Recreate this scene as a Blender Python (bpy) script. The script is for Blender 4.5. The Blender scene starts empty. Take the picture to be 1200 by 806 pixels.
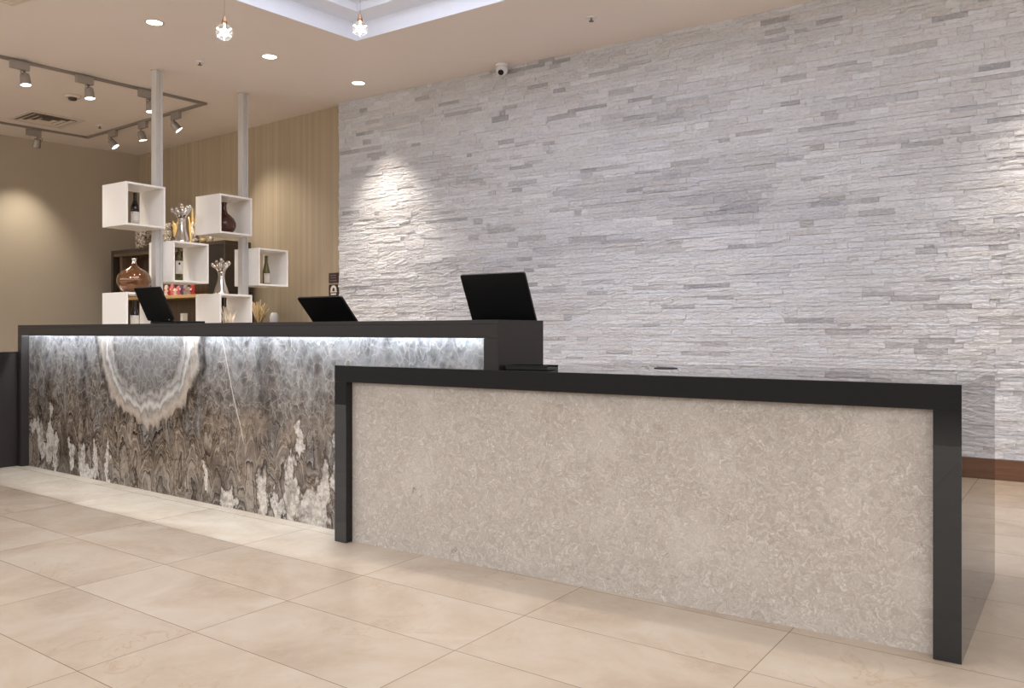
import bpy, bmesh, math, random
from mathutils import Vector, Matrix
random.seed(7)
SC = bpy.context.scene
COL = SC.collection
PI = math.pi
R = math.radians

# ------------------------------------------------------------------ helpers
def lin(r, g, b):
    f = lambda v: (v / 255 / 12.92) if v / 255 <= 0.04045 else ((v / 255 + 0.055) / 1.055) ** 2.4
    return (f(r), f(g), f(b), 1.0)

class S:
    """a node socket (or number) with arithmetic"""
    def __init__(self, nb, v): self.nb, self.v = nb, v
    def _m(self, op, *o): return self.nb.math(op, self, *o)
    def __add__(self, o): return self._m('ADD', o)
    __radd__ = __add__
    def __sub__(self, o): return self._m('SUBTRACT', o)
    def __rsub__(self, o): return self.nb.math('SUBTRACT', o, self)
    def __mul__(self, o): return self._m('MULTIPLY', o)
    __rmul__ = __mul__
    def __truediv__(self, o): return self._m('DIVIDE', o)
    def __neg__(self): return self._m('MULTIPLY', -1.0)
    def abs(self): return self._m('ABSOLUTE')
    def fract(self): return self._m('FRACT')
    def floor(self): return self._m('FLOOR')
    def sin(self): return self._m('SINE')
    def sqrt(self): return self._m('SQRT')
    def pow(self, e): return self._m('POWER', e)
    def min(self, o): return self._m('MINIMUM', o)
    def max(self, o): return self._m('MAXIMUM', o)
    def step(self, a, b): return self.nb.smooth(self, a, b)

class NB:
    def __init__(self, name):
        self.m = bpy.data.materials.new(name); self.m.use_nodes = True
        self.nt = self.m.node_tree; self.nt.nodes.clear()
        self.out = self.nt.nodes.new('ShaderNodeOutputMaterial')
        self.b = self.nt.nodes.new('ShaderNodeBsdfPrincipled')
        self.nt.links.new(self.b.outputs[0], self.out.inputs[0])
    def node(self, t, **kw):
        n = self.nt.nodes.new(t)
        for k, v in kw.items(): setattr(n, k, v)
        return n
    def put(self, inp, v):
        if isinstance(v, S): v = v.v
        if isinstance(v, bpy.types.NodeSocket): self.nt.links.new(v, inp)
        else:
            if isinstance(v, (tuple, list)) and inp.type == 'VECTOR': v = tuple(v)[:3]
            inp.default_value = v
    def math(self, op, *a, clamp=False):
        n = self.node('ShaderNodeMath', operation=op, use_clamp=clamp)
        for i, v in enumerate(a): self.put(n.inputs[i], v)
        return S(self, n.outputs[0])
    def smooth(self, v, a, b):
        n = self.node('ShaderNodeMapRange', interpolation_type='SMOOTHSTEP')
        self.put(n.inputs[0], v)
        if a <= b: n.inputs[1].default_value, n.inputs[2].default_value = a, b
        else:
            n.inputs[1].default_value, n.inputs[2].default_value = b, a
            n.inputs[3].default_value, n.inputs[4].default_value = 1.0, 0.0
        return S(self, n.outputs[0])
    def coord(self, kind='Object'):
        n = self.node('ShaderNodeTexCoord'); s = self.node('ShaderNodeSeparateXYZ')
        self.nt.links.new(n.outputs[kind], s.inputs[0])
        return [S(self, s.outputs[i]) for i in range(3)]
    def pos(self):
        n = self.node('ShaderNodeNewGeometry'); s = self.node('ShaderNodeSeparateXYZ')
        self.nt.links.new(n.outputs['Position'], s.inputs[0])
        return [S(self, s.outputs[i]) for i in range(3)]
    def vec(self, x, y, z=0.0):
        n = self.node('ShaderNodeCombineXYZ')
        for i, v in enumerate((x, y, z)): self.put(n.inputs[i], v)
        return S(self, n.outputs[0])
    def noise(self, v, scale=1.0, detail=3.0, rough=0.5, dist=0.0, color=False):
        n = self.node('ShaderNodeTexNoise')
        self.put(n.inputs['Vector'], v); n.inputs['Scale'].default_value = scale
        n.inputs['Detail'].default_value = detail; n.inputs['Roughness'].default_value = rough
        n.inputs['Distortion'].default_value = dist
        return S(self, n.outputs['Color' if color else 'Fac'])
    def voro(self, v, scale=1.0, feature='F1', out='Distance', rnd=1.0):
        n = self.node('ShaderNodeTexVoronoi', feature=feature)
        self.put(n.inputs['Vector'], v); n.inputs['Scale'].default_value = scale
        n.inputs['Randomness'].default_value = rnd
        return S(self, n.outputs[out])
    def white(self, v):
        n = self.node('ShaderNodeTexWhiteNoise', noise_dimensions='3D')
        self.put(n.inputs['Vector'], v)
        return S(self, n.outputs['Value'])
    def attr(self, name):
        n = self.node('ShaderNodeAttribute', attribute_name=name)
        return S(self, n.outputs['Fac'])
    def mix(self, f, a, b):
        n = self.node('ShaderNodeMix', data_type='RGBA')
        self.put(n.inputs[0], f); self.put(n.inputs[6], a); self.put(n.inputs[7], b)
        return S(self, n.outputs[2])
    def ramp(self, f, stops, interp='LINEAR'):
        n = self.node('ShaderNodeValToRGB'); e = n.color_ramp.elements
        n.color_ramp.interpolation = interp
        while len(e) < len(stops): e.new(0.5)
        for el, (p, c) in zip(e, stops): el.position = p; el.color = c
        self.put(n.inputs[0], f)
        return S(self, n.outputs[0])
    def bump(self, h, strength=0.3, dist=0.01):
        n = self.node('ShaderNodeBump'); n.inputs['Strength'].default_value = strength
        n.inputs['Distance'].default_value = dist; self.put(n.inputs['Height'], h)
        self.nt.links.new(n.outputs[0], self.b.inputs['Normal'])
    def set(self, **kw):
        names = dict(color='Base Color', rough='Roughness', metal='Metallic', spec='Specular IOR Level', ior='IOR',
                     trans='Transmission Weight', emit='Emission Color', estr='Emission Strength', coat='Coat Weight',
                     coat_rough='Coat Roughness', alpha='Alpha')
        for k, v in kw.items(): self.put(self.b.inputs[names[k]], v)
        return self.m

def plain(name, c, rough=0.5, metal=0.0, var=0.06, scale=8.0, **kw):
    """one colour with a faint procedural mottling"""
    n = NB(name); x, y, z = n.coord()
    k = n.noise(n.vec(x, y, z), scale, 3)
    dark = tuple(v * (1 - var) for v in c[:3]) + (1,); lite = tuple(min(1, v * (1 + var)) for v in c[:3]) + (1,)
    return n.set(color=n.mix(k, dark, lite), rough=rough, metal=metal, **kw)

class MB:
    """collects shapes into one mesh"""
    def __init__(self): self.bm = bmesh.new()
    def box(self, x0, x1, y0, y1, z0, z1, mat=None):
        vs = [self.bm.verts.new((x, y, z)) for x in (x0, x1) for y in (y0, y1) for z in (z0, z1)]
        if mat is not None:
            for v in vs: v.co = mat @ v.co
        for f in ((0, 1, 3, 2), (4, 6, 7, 5), (0, 4, 5, 1), (2, 3, 7, 6), (0, 2, 6, 4), (1, 5, 7, 3)):
            self.bm.faces.new([vs[i] for i in f])
        return self
    def prism(self, pts, z0, z1):
        lo = [self.bm.verts.new((p[0], p[1], z0)) for p in pts]; hi = [self.bm.verts.new((p[0], p[1], z1)) for p in pts]
        n = len(pts)
        for i in range(n): self.bm.faces.new((lo[i], lo[(i + 1) % n], hi[(i + 1) % n], hi[i]))
        self.bm.faces.new(lo[::-1]); self.bm.faces.new(hi)
        return self
    def lathe(self, prof, cx=0, cy=0, seg=32, mat=None, cap=True):
        rings = []
        for r, z in prof:
            ring = []
            for i in range(seg):
                a = 2 * PI * i / seg
                co = Vector((cx + r * math.cos(a), cy + r * math.sin(a), z))
                if mat is not None: co = mat @ co
                ring.append(self.bm.verts.new(co))
            rings.append(ring)
        for a, b in zip(rings, rings[1:]):
            for i in range(seg):
                f = self.bm.faces.new((a[i], a[(i + 1) % seg], b[(i + 1) % seg], b[i])); f.smooth = True
        if cap:
            self.bm.faces.new(rings[0][::-1]); self.bm.faces.new(rings[-1])
        return self
    def tube(self, pts, rad, seg=10):
        pts = [Vector(p) for p in pts]; rings = []
        rads = rad if isinstance(rad, (list, tuple)) else [rad] * len(pts)
        for i, p in enumerate(pts):
            d = (pts[min(i + 1, len(pts) - 1)] - pts[max(i - 1, 0)]).normalized()
            up = Vector((0, 0, 1)) if abs(d.z) < 0.9 else Vector((1, 0, 0))
            u = d.cross(up).normalized(); w = d.cross(u)
            rings.append([self.bm.verts.new(p + rads[i] * (math.cos(2 * PI * k / seg) * u + math.sin(2 * PI * k / seg) * w)) for k in range(seg)])
        for a, b in zip(rings, rings[1:]):
            for k in range(seg):
                f = self.bm.faces.new((a[k], a[(k + 1) % seg], b[(k + 1) % seg], b[k])); f.smooth = True
        self.bm.faces.new(rings[0][::-1]); self.bm.faces.new(rings[-1])
        return self
    def ball(self, c, r, sub=2, scale=(1, 1, 1)):
        m = Matrix.Translation(c) @ Matrix.Diagonal((r * scale[0], r * scale[1], r * scale[2], 1))
        n0 = len(self.bm.faces)
        bmesh.ops.create_icosphere(self.bm, subdivisions=sub, radius=1, matrix=m)
        self.bm.faces.ensure_lookup_table()
        for f in self.bm.faces[n0:]: f.smooth = True
        return self
    def build(self, name, mat, parent=None, bevel=0.0, loc=None):
        bmesh.ops.recalc_face_normals(self.bm, faces=self.bm.faces)
        me = bpy.data.meshes.new(name); self.bm.to_mesh(me); self.bm.free()
        o = bpy.data.objects.new(name, me); COL.objects.link(o)
        if mat is not None: me.materials.append(mat)
        if parent is not None: o.parent = parent
        if loc is not None: o.location = loc
        if bevel:
            b = o.modifiers.new('edge', 'BEVEL'); b.width = bevel; b.segments = 2; b.limit_method = 'ANGLE'
        return o

def tag(o, label, cat, group=None):
    o['label'] = label; o['category'] = cat
    if group: o['group'] = group
    return o
def thing(name, label, cat, loc, rz=0.0, group=None):
    o = bpy.data.objects.new(name, None); COL.objects.link(o)
    o.location = loc; o.rotation_euler = (0, 0, rz); o.empty_display_size = 0.1
    return tag(o, label, cat, group)
def struct(o): o['kind'] = 'structure'; return o
def copy_tree(o, parent=None):
    c = o.copy(); COL.objects.link(c)
    if parent is not None: c.parent = parent
    for ch in [k for k in bpy.data.objects if k.parent == o]: copy_tree(ch, c)
    return c
def aim(o, target):
    o.rotation_euler = (Vector(target) - o.location).to_track_quat('-Z', 'Y').to_euler()

H_CEIL = 3.58
# ------------------------------------------------------------------ materials
def mat_floor():
    n = NB('cream_stone_tile'); x, y, z = n.pos()
    v = y + x * 0.042
    a = (x + 2.515) / 0.836; b = (v - 2.464) / 0.403
    ex = ((a + 0.5).fract() - 0.5).abs() * 0.836; ey = ((b + 0.5).fract() - 0.5).abs() * 0.403
    joint = ex.min(ey).step(0.0022, 0.0008)
    cell = n.white(n.vec(a.floor(), b.floor(), 3.0))
    p = n.vec(x + cell * 7.0, y + cell * 3.0, 0.0)
    cloud = n.noise(p, 2.2, 5, 0.6, 0.6)
    fine = n.noise(p, 26, 4, 0.6)
    vein = n.noise(p, 3.2, 4, 0.6, 1.6)
    veins = (vein - 0.5).abs().step(0.02, 0.0) * n.noise(p, 1.6, 2).step(0.45, 0.7)
    c = n.ramp(cloud, [(0.25, lin(154, 137, 119)), (0.5, lin(171, 156, 138)), (0.75, lin(183, 171, 156))])
    c = n.mix(fine.step(0.45, 0.75) * 0.25, c, lin(186, 165, 140))
    c = n.mix(veins * 0.4, c, lin(150, 118, 84))
    c = n.mix((cell - 0.5) * 0.16 + 0.08, c, lin(180, 162, 140))
    c = n.mix(joint * 0.85, c, lin(108, 86, 66))
    n.bump(joint * -1.0, 0.3, 0.002)
    return n.set(color=c, rough=n.math('ADD', fine * 0.10, 0.17), spec=0.45)
def mat_stacked_stone():
    n = NB('split_face_white_stone'); x, y, z = n.pos()
    t = n.attr('tone'); w = n.attr('warm')
    p = n.vec(x, y, z)
    grain = n.noise(p, 38, 5, 0.65); blot = n.noise(n.vec(x * 0.5, y, z * 2.2), 9, 3, 0.6)
    c = n.ramp(t + (blot - 0.5) * 0.35, [(0.0, lin(160, 160, 166)), (0.35, lin(201, 201, 206)), (0.7, lin(218, 219, 224)), (1.0, lin(232, 233, 238))])
    c = n.mix(w * 0.40, c, lin(206, 196, 188))
    c = n.mix(grain.step(0.52, 0.75) * 0.42, c, lin(158, 154, 156))
    c = n.mix(grain.step(0.48, 0.30) * 0.35, c, lin(232, 231, 233))
    n.bump(n.noise(n.vec(x * 0.6, y, z * 1.4), 42, 6, 0.68), 0.9, 0.025)
    return n.set(color=c, rough=0.75, spec=0.3)
def mat_wallpaper():
    n = NB('tan_striped_wallpaper'); x, y, z = n.pos()
    s = n.noise(n.vec(x * 30.0, 0.0, z * 0.15), 1.0, 4, 0.7)
    s2 = n.noise(n.vec(x * 9.0, 5.0, 0.0), 1.0, 2)
    c = n.ramp(s * 0.6 + s2 * 0.4, [(0.3, lin(158, 142, 119)), (0.5, lin(172, 156, 132)), (0.72, lin(186, 170, 147))])
    return n.set(color=c, rough=0.7)
def mat_onyx():
    n = NB('banded_onyx_slab'); x, y, z = n.coord()
    flat = n.vec(x, z, 0)
    wc = n.noise(flat, 2.6, 4, 0.6, color=True); ws = n.node('ShaderNodeSeparateColor'); n.nt.links.new(wc.v, ws.inputs[0])
    fc = n.noise(flat, 15.0, 3, 0.6, color=True); fs = n.node('ShaderNodeSeparateColor'); n.nt.links.new(fc.v, fs.inputs[0])
    w1, w2 = S(n, ws.outputs[0]) - 0.5, S(n, ws.outputs[1]) - 0.5; f1, f2 = S(n, fs.outputs[0]) - 0.5, S(n, fs.outputs[1]) - 0.5
    u = x + w1 * 0.16 + f1 * 0.018; h = z + w2 * 0.16 + f2 * 0.018
    cells = n.vec(u + f1 * 0.045, h * 0.9 + f2 * 0.045, 0.0)
    up = n.voro(cells, 12.5, 'F1'); edge = n.voro(cells, 12.5, 'DISTANCE_TO_EDGE')
    up2 = n.voro(n.vec(u + 3.0, h * 0.8, 2.0), 21.0, 'F1'); edge2 = n.voro(n.vec(u + 3.0, h * 0.8, 2.0), 21.0, 'DISTANCE_TO_EDGE')
    arch = n.voro(n.vec(u, h * 0.30, 7.0), 8.5, 'F1'); arch2 = n.voro(n.vec(u, h * 0.42, 17.0), 17.0, 'F1')
    fine = n.noise(flat, 34.0, 5, 0.7); mid = n.noise(flat, 9.0, 4, 0.65)
    hi = h.step(0.36, 0.62)
    L = h + arch * arch * (hi * -0.36 + 0.62) + arch2 * arch2 * 0.10
    base = n.ramp(L, [(0.06, lin(112, 104, 98)), (0.18, lin(138, 126, 115)), (0.30, lin(150, 136, 121)), (0.42, lin(132, 117, 103)),
                      (0.52, lin(148, 130, 110)), (0.60, lin(116, 103, 91)), (0.70, lin(124, 114, 106)), (0.80, lin(130, 124, 119)),
                      (0.92, lin(150, 147, 144)), (1.0, lin(146, 146, 147))])
    # agate banding that follows the arches: dark cap, paler heart
    cr = (L * 5.4 + mid * 0.25).fract()
    low_ = 1.0 - hi * 0.70
    base = n.mix(cr.step(0.72, 0.97) * low_ * 0.75, base, lin(62, 53, 46))
    base = n.mix((cr - 0.60).abs().step(0.10, 0.0) * low_ * 0.50, base, lin(182, 164, 142))
    base = n.mix((cr - 0.25).abs().step(0.16, 0.0) * low_ * 0.35, base, lin(98, 87, 78))
    base = n.mix((L * 120.0).sin().step(0.0, 1.0) * low_ * 0.28, base, lin(84, 73, 64))
    base = n.mix(cr.step(0.06, 0.0) * 0.40, base, lin(196, 182, 162))
    # rounded scales of the upper half: darker hearts, thin pale rims
    base = n.mix(up.step(0.50, 0.05) * 0.48 * hi, base, lin(86, 83, 82))
    base = n.mix(up2.step(0.45, 0.05) * 0.26 * (hi * 0.8 + 0.2), base, lin(94, 88, 84))
    base = n.mix(edge.step(0.05, 0.0) * (hi * 0.18 + 0.03) * mid.step(0.3, 0.6), base, lin(206, 199, 188))
    base = n.mix(edge2.step(0.10, 0.0) * (hi * 0.30 + 0.10) * mid.step(0.62, 0.35), base, lin(192, 180, 164))
    base = n.mix(fine.step(0.5, 0.8) * 0.40, base, lin(84, 76, 70))
    base = n.mix(fine.step(0.5, 0.25) * 0.25, base, lin(188, 178, 164))
    # brown-gold patches in the middle height
    gold = n.noise(n.vec(x * 0.7, z * 1.4, 12.0), 2.4, 4, 0.65).step(0.46, 0.66) * (h - 0.42).abs().step(0.36, 0.05)
    base = n.mix(gold * 0.42, base, lin(166, 138, 106))
    # dark clouds and ragged seams
    seam = n.noise(n.vec(u * 1.2, h * 1.2, 15.0), 4.0, 5, 0.62)
    base = n.mix((seam - 0.5).abs().step(0.018, 0.0) * h.step(0.95, 0.5) * 0.45, base, lin(60, 51, 44))
    dk = n.noise(n.vec(x * 1.3, z * 0.6, 21.0), 2.4, 5, 0.65)
    base = n.mix(dk.step(0.48, 0.66) * 0.52, base, lin(80, 74, 70))
    # the great bowl-shaped ring, hanging from the top edge
    ux = (x + w1 * 0.10 + 2.915) / 0.60; uz = (z + w2 * 0.10 - 1.08) / 0.64
    rr = (ux.abs().pow(2.2) + uz.abs().pow(2.2)).pow(1 / 2.2) - arch * arch * 0.08 - arch2 * arch2 * 0.10 + 0.02
    bowl = n.ramp(rr, [(0.0, lin(128, 125, 122)), (0.50, lin(138, 134, 130)), (0.66, lin(124, 118, 112)), (0.72, lin(172, 165, 156)), (0.75, lin(140, 133, 126)),
                       (0.82, lin(200, 194, 185)), (0.86, lin(152, 141, 130)), (0.93, lin(184, 164, 140)), (1.0, lin(150, 131, 112))])
    bl = n.mix(up.step(0.50, 0.05) * 0.34, bowl, lin(98, 95, 93))
    bl = n.mix(edge2.step(0.10, 0.0) * 0.26, bl, lin(190, 184, 176))
    bl = n.mix(fine.step(0.5, 0.8) * 0.40, bl, lin(94, 88, 84))
    base = n.mix(rr.step(1.0, 0.975) * 0.86, base, bl)
    base = n.mix((rr - 1.05).abs().step(0.06, 0.0) * 0.55 * h.step(0.35, 0.6), base, lin(78, 72, 67))
    # white blotches along the foot of the slab
    spots = [(-4.50, 0.34, .09, .06), (-4.40, 0.24, .05, .14), (-4.24, 0.26, .05, .20), (-4.16, 0.12, .04, .16), (-3.92, 0.16, .04, .12), (-3.76, 0.10, .06, .14),
             (-3.58, 0.14, .05, .16), (-3.40, 0.15, .035, .13), (-2.26, 0.17, .03, .09), (-2.05, .06, .08, .07), (-1.72, 0.11, .06, .14), (-1.58, 0.05, .05, .08), (-1.25, 0.06, .10, .09), (-1.0, 0.26, .10, .06), (-0.70, 0.38, .08, .08), (-4.32, 0.16, .07, .05), (-3.66, 0.05, .08, .06),
             (-1.46, 0.12, .06, .22), (-1.32, .08, .08, .14), (-1.20, 0.20, .06, .14), (-1.08, 0.34, .06, .14), (-0.90, .36, .07, .10), (-0.82, .2, .06, .2), (-1.40, 0.46, .05, .10)]
    acc = None
    bc = n.noise(n.vec(x, z * 0.5, 30.0), 9.5, 5, 0.70, color=True); bs = n.node('ShaderNodeSeparateColor'); n.nt.links.new(bc.v, bs.inputs[0])
    ju = x + (S(n, bs.outputs[0]) - 0.5) * 0.30; jz = z + (S(n, bs.outputs[1]) - 0.5) * 0.34 + arch2 * 0.12 - 0.05
    for (cx, cz, rx, rz) in spots:
        p1 = (ju - cx) / rx; p2 = (jz - cz) / rz
        q = p1 * p1 + p2 * p2
        acc = q if acc is None else acc.min(q)
    base = n.mix((acc - 1.3).abs().step(0.5, 0.05) * 0.45, base, lin(72, 63, 57))
    base = n.mix(acc.step(1.2, 0.7) * (fine.step(0.62, 0.40) * 0.35 + 0.35) * (edge2.step(0.0, 0.10) * 0.35 + 0.75) * (mid.step(0.36, 0.52) * 0.7 + 0.42), base, lin(214, 204, 190))
    # long pale vein
    vx = x + (0.98 - z) * -0.36 + 2.10 + w1 * 0.06
    base = n.mix(vx.abs().step(0.006, 0.002) * z.step(0.36, 0.42) * 0.7, base, lin(210, 196, 174))
    bc_ = n.node('ShaderNodeBrightContrast'); n.put(bc_.inputs[0], base); bc_.inputs[1].default_value = -0.012; bc_.inputs[2].default_value = 0.15
    hs_ = n.node('ShaderNodeHueSaturation'); hs_.inputs['Saturation'].default_value = 0.60; n.put(hs_.inputs['Color'], S(n, bc_.outputs[0]))
    return n.set(color=S(n, hs_.outputs[0]), rough=0.22, spec=0.4)
def mat_chip_quartz():
    n = NB('cream_flaked_stone'); x, y, z = n.coord()
    w = n.noise(n.vec(x, z, 0), 16.0, 3, 0.6); w2 = n.noise(n.vec(x, z, 5.0), 16.0, 3, 0.6)
    u = x + (w - 0.5) * 0.16; v = z + (w2 - 0.5) * 0.16
    a = n.noise(n.vec(u, v, 0), 62, 4, 0.65, 0.8)
    b = n.voro(n.vec(u * 1.0, v * 1.7, 1.0), 60, 'F1', 'Distance')
    c = n.ramp(a, [(0.32, lin(154, 145, 136)), (0.48, lin(173, 164, 155)), (0.6, lin(190, 183, 175)), (0.72, lin(206, 201, 195))])
    c = n.mix(b.step(0.30, 0.55) * 0.45, c, lin(156, 146, 136))
    c = n.mix(n.noise(n.vec(x, z, 8.0), 3.0, 3).step(0.45, 0.7) * 0.30, c, lin(198, 190, 182))
    cr = n.noise(n.vec(x, z, 17.0), 3.4, 5, 0.6, 0.7)
    c = n.mix((cr - 0.5).abs().step(0.006, 0.0) * n.noise(n.vec(x, z, 23.0), 5.0, 2).step(0.60, 0.68) * 0.6, c, lin(92, 80, 72))
    return n.set(color=c, rough=0.35, spec=0.35)
def mat_wood(name, c1, c2, axis='z'):
    n = NB(name); x, y, z = n.coord()
    a, b = (x, z) if axis == 'z' else (z, x)
    g = n.noise(n.vec(a * 40.0, y * 40.0, b * 1.5), 1.0, 4, 0.6, 0.4)
    return n.set(color=n.mix(g.step(0.3, 0.7), c1, c2), rough=0.45)
def mat_mosaic():
    n = NB('shell_mosaic'); x, y, z = n.coord()
    v = n.voro(n.vec(x, y, z), 42, 'F1', 'Color'); e = n.voro(n.vec(x, y, z), 42, 'DISTANCE_TO_EDGE', 'Distance')
    sep = n.node('ShaderNodeSeparateColor'); n.nt.links.new(v.v, sep.inputs[0])
    c = n.ramp(S(n, sep.outputs[0]), [(0.1, lin(150, 128, 108)), (0.4, lin(206, 192, 172)), (0.9, lin(240, 230, 214))])
    return n.set(color=n.mix(e.step(0.10, 0.02), c, lin(66, 52, 42)), rough=0.3)
def mat_emit(name, c, s):
    n = NB(name); x, y, z = n.coord()
    return n.set(color=c, emit=c, estr=s, rough=0.4)
def mat_label(name):
    n = NB(name); x, y, z = n.coord()
    k = n.noise(n.vec(x, y, z), 60, 3)
    return n.set(color=n.mix(k.step(0.55, 0.8) * 0.25, lin(232, 226, 214), lin(150, 140, 128)), rough=0.6)

M = dict(
    floor=mat_floor(), stone=mat_stacked_stone(), tan=mat_wallpaper(), onyx=mat_onyx(), quartz=mat_chip_quartz(),
    taupe=plain('taupe_paint', lin(176, 164, 146), 0.6, var=0.03, scale=3),
    ceil=plain('beige_ceiling_paint', lin(223, 213, 207), 0.8, var=0.02, scale=2),
    white=plain('white_paint', lin(226, 230, 242), 0.6, var=0.02),
    basewood=mat_wood('brown_baseboard_wood', lin(86, 56, 38), lin(106, 72, 50), 'x'),
    black=plain('polished_dark_bronze_stone', lin(16, 14, 13), 0.015, var=0.12, scale=30, spec=0.5),
    satin=plain('dark_bronze_satin', lin(36, 31, 29), 0.32, var=0.1, scale=30, spec=0.3),
    blackp=plain('black_plastic', lin(13, 13, 14), 0.38, var=0.1, spec=0.25),
    blackg=plain('black_gloss', lin(14, 13, 13), 0.12, var=0.1),
    alu=plain('brushed_aluminium', lin(196, 193, 190), 0.4, metal=0.2, var=0.05, scale=20),
    rail=plain('grey_track_metal', lin(140, 132, 124), 0.45, metal=0.3, var=0.05),
    head=plain('silver_lamp_metal', lin(158, 150, 144), 0.4, metal=0.4, var=0.05),
    lacquer=plain('white_lacquer', lin(238, 234, 230), 0.35, var=0.02),
    chrome=plain('polished_silver', lin(214, 208, 202), 0.12, metal=1.0, var=0.05),
    gold=plain('gold_leaf', lin(230, 196, 130), 0.3, metal=0.35, var=0.2, scale=40),
    coralgold=plain('pale_gold_coral', lin(232, 208, 164), 0.35, metal=0.15, var=0.15, scale=40),
    coral=plain('cream_coral', lin(240, 226, 202), 0.5, var=0.12, scale=40),
    copper=plain('copper_lustre_glass', lin(112, 72, 42), 0.08, metal=0.45, var=0.08, coat=0.6, coat_rough=0.03),
    brown=plain('dark_brown_glaze', lin(74, 40, 32), 0.15, var=0.1),
    greenglass=plain('olive_bottle_glass', lin(92, 86, 34), 0.08, var=0.15, scale=14),
    darkglass=plain('dark_bottle_glass', lin(28, 18, 18), 0.08, var=0.15),
    capsule=plain('dark_capsule_foil', lin(40, 26, 26), 0.3, var=0.1),
    greencap=plain('green_capsule_foil', lin(88, 90, 44), 0.3, var=0.1),
    label=mat_label('cream_bottle_label'), ink=plain('black_ink', lin(30, 26, 24), 0.6),
    unitdark=plain('dark_stained_frame', lin(66, 56, 47), 0.4, var=0.1),
    unitblack=plain('black_stained_panel', lin(40, 33, 29), 0.4, var=0.1),
    unitback=mat_wood('brown_back_panel', lin(92, 74, 58), lin(116, 94, 74)),
    shelfwood=mat_wood('light_wood_shelf', lin(190, 154, 106), lin(212, 178, 128), 'x'),
    mosaic=mat_mosaic(),
    red=plain('red_packet', lin(176, 52, 44), 0.4), pink=plain('pink_packet', lin(226, 120, 128), 0.4), cream=plain('cream_packet', lin(238, 222, 204), 0.4),
    purple=plain('purple_packet', lin(92, 66, 100), 0.4), brownp=plain('brown_packet', lin(120, 66, 40), 0.4), grey=plain('grey_packet', lin(166, 158, 156), 0.4),
    signbrown=plain('dark_brown_plaque', lin(62, 46, 44), 0.45), signwhite=plain('white_print', lin(226, 216, 206), 0.5), signdim=plain('dim_mauve_print', lin(120, 104, 110), 0.5),
    led=mat_emit('cool_white_led', (0.76, 0.87, 1.0, 1), 740.0),
    lamp=mat_emit('warm_lamp_face', (1.0, 0.90, 0.74, 1), 9.0),
    coved=mat_emit('cove_led', (0.82, 0.86, 1.0, 1), 6.0),
    spark=mat_emit('bright_starburst', (1.0, 0.97, 0.92, 1), 30.0),
    brass=plain('antique_brass', lin(140, 108, 84), 0.3, metal=0.8),
    cord=plain('grey_wire', lin(128, 122, 120), 0.5),
    slot=plain('dark_vent_slot', lin(104, 92, 80), 0.7),
    vent=plain('beige_vent_metal', lin(206, 194, 184), 0.6),
    plastic=plain('white_plastic', lin(222, 220, 222), 0.35),
)
g = NB('clear_crystal'); M['crystal'] = g.set(color=(1, 1, 1, 1), rough=0.02, trans=1.0, ior=1.22, emit=(1.0, 0.96, 0.9, 1), estr=0.10)

# ------------------------------------------------------------------ setting
struct(MB().box(-14, 3.6, -2.6, 7.3, -0.1, 0).build('floor', M['floor']))

# ceiling with a stepped recess
cv = [(-5.76, 0.8), (-0.6, 0.8), (-0.6, 5.33), (-5.3226, 5.364)]
def inset(q, d): return [(q[0][0] + d, q[0][1] + d), (q[1][0] - d, q[1][1] + d), (q[2][0] - d, q[2][1] - d), (q[3][0] + d, q[3][1] - d)]
def ring(bm, q0, z0, q1, z1):
    a = [bm.verts.new((p[0], p[1], z0)) for p in q0]; b = [bm.verts.new((p[0], p[1], z1)) for p in q1]
    for i in range(4): bm.faces.new((a[i], a[(i + 1) % 4], b[(i + 1) % 4], b[i]))
mb = MB()
outer = [(-14, -1.8), (3.2, -1.8), (3.2, 7.3), (-14, 7.3)]
ring(mb.bm, outer, H_CEIL, cv, H_CEIL); ring(mb.bm, cv, H_CEIL, cv, H_CEIL + 0.02)
ring(mb.bm, outer, H_CEIL + 0.02, cv, H_CEIL + 0.02); ring(mb.bm, outer, H_CEIL, outer, H_CEIL + 0.02)
struct(mb.build('ceiling', M['ceil']))
mb = MB(); z = H_CEIL + 0.001
c1, c2, c3 = inset(cv, 0.001), inset(cv, 0.20), inset(cv, 0.42)
ring(mb.bm, c1, z, c1, 3.73); ring(mb.bm, c1, 3.73, c2, 3.735); ring(mb.bm, c2, 3.735, c2, 3.80); ring(mb.bm, c2, 3.80, c3, 3.805)
ring(mb.bm, c3, 3.805, c3, 3.90)
mb.bm.faces.new([mb.bm.verts.new((p[0], p[1], 3.90)) for p in c3])
struct(mb.build('ceiling_recess', M['white']))

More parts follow.
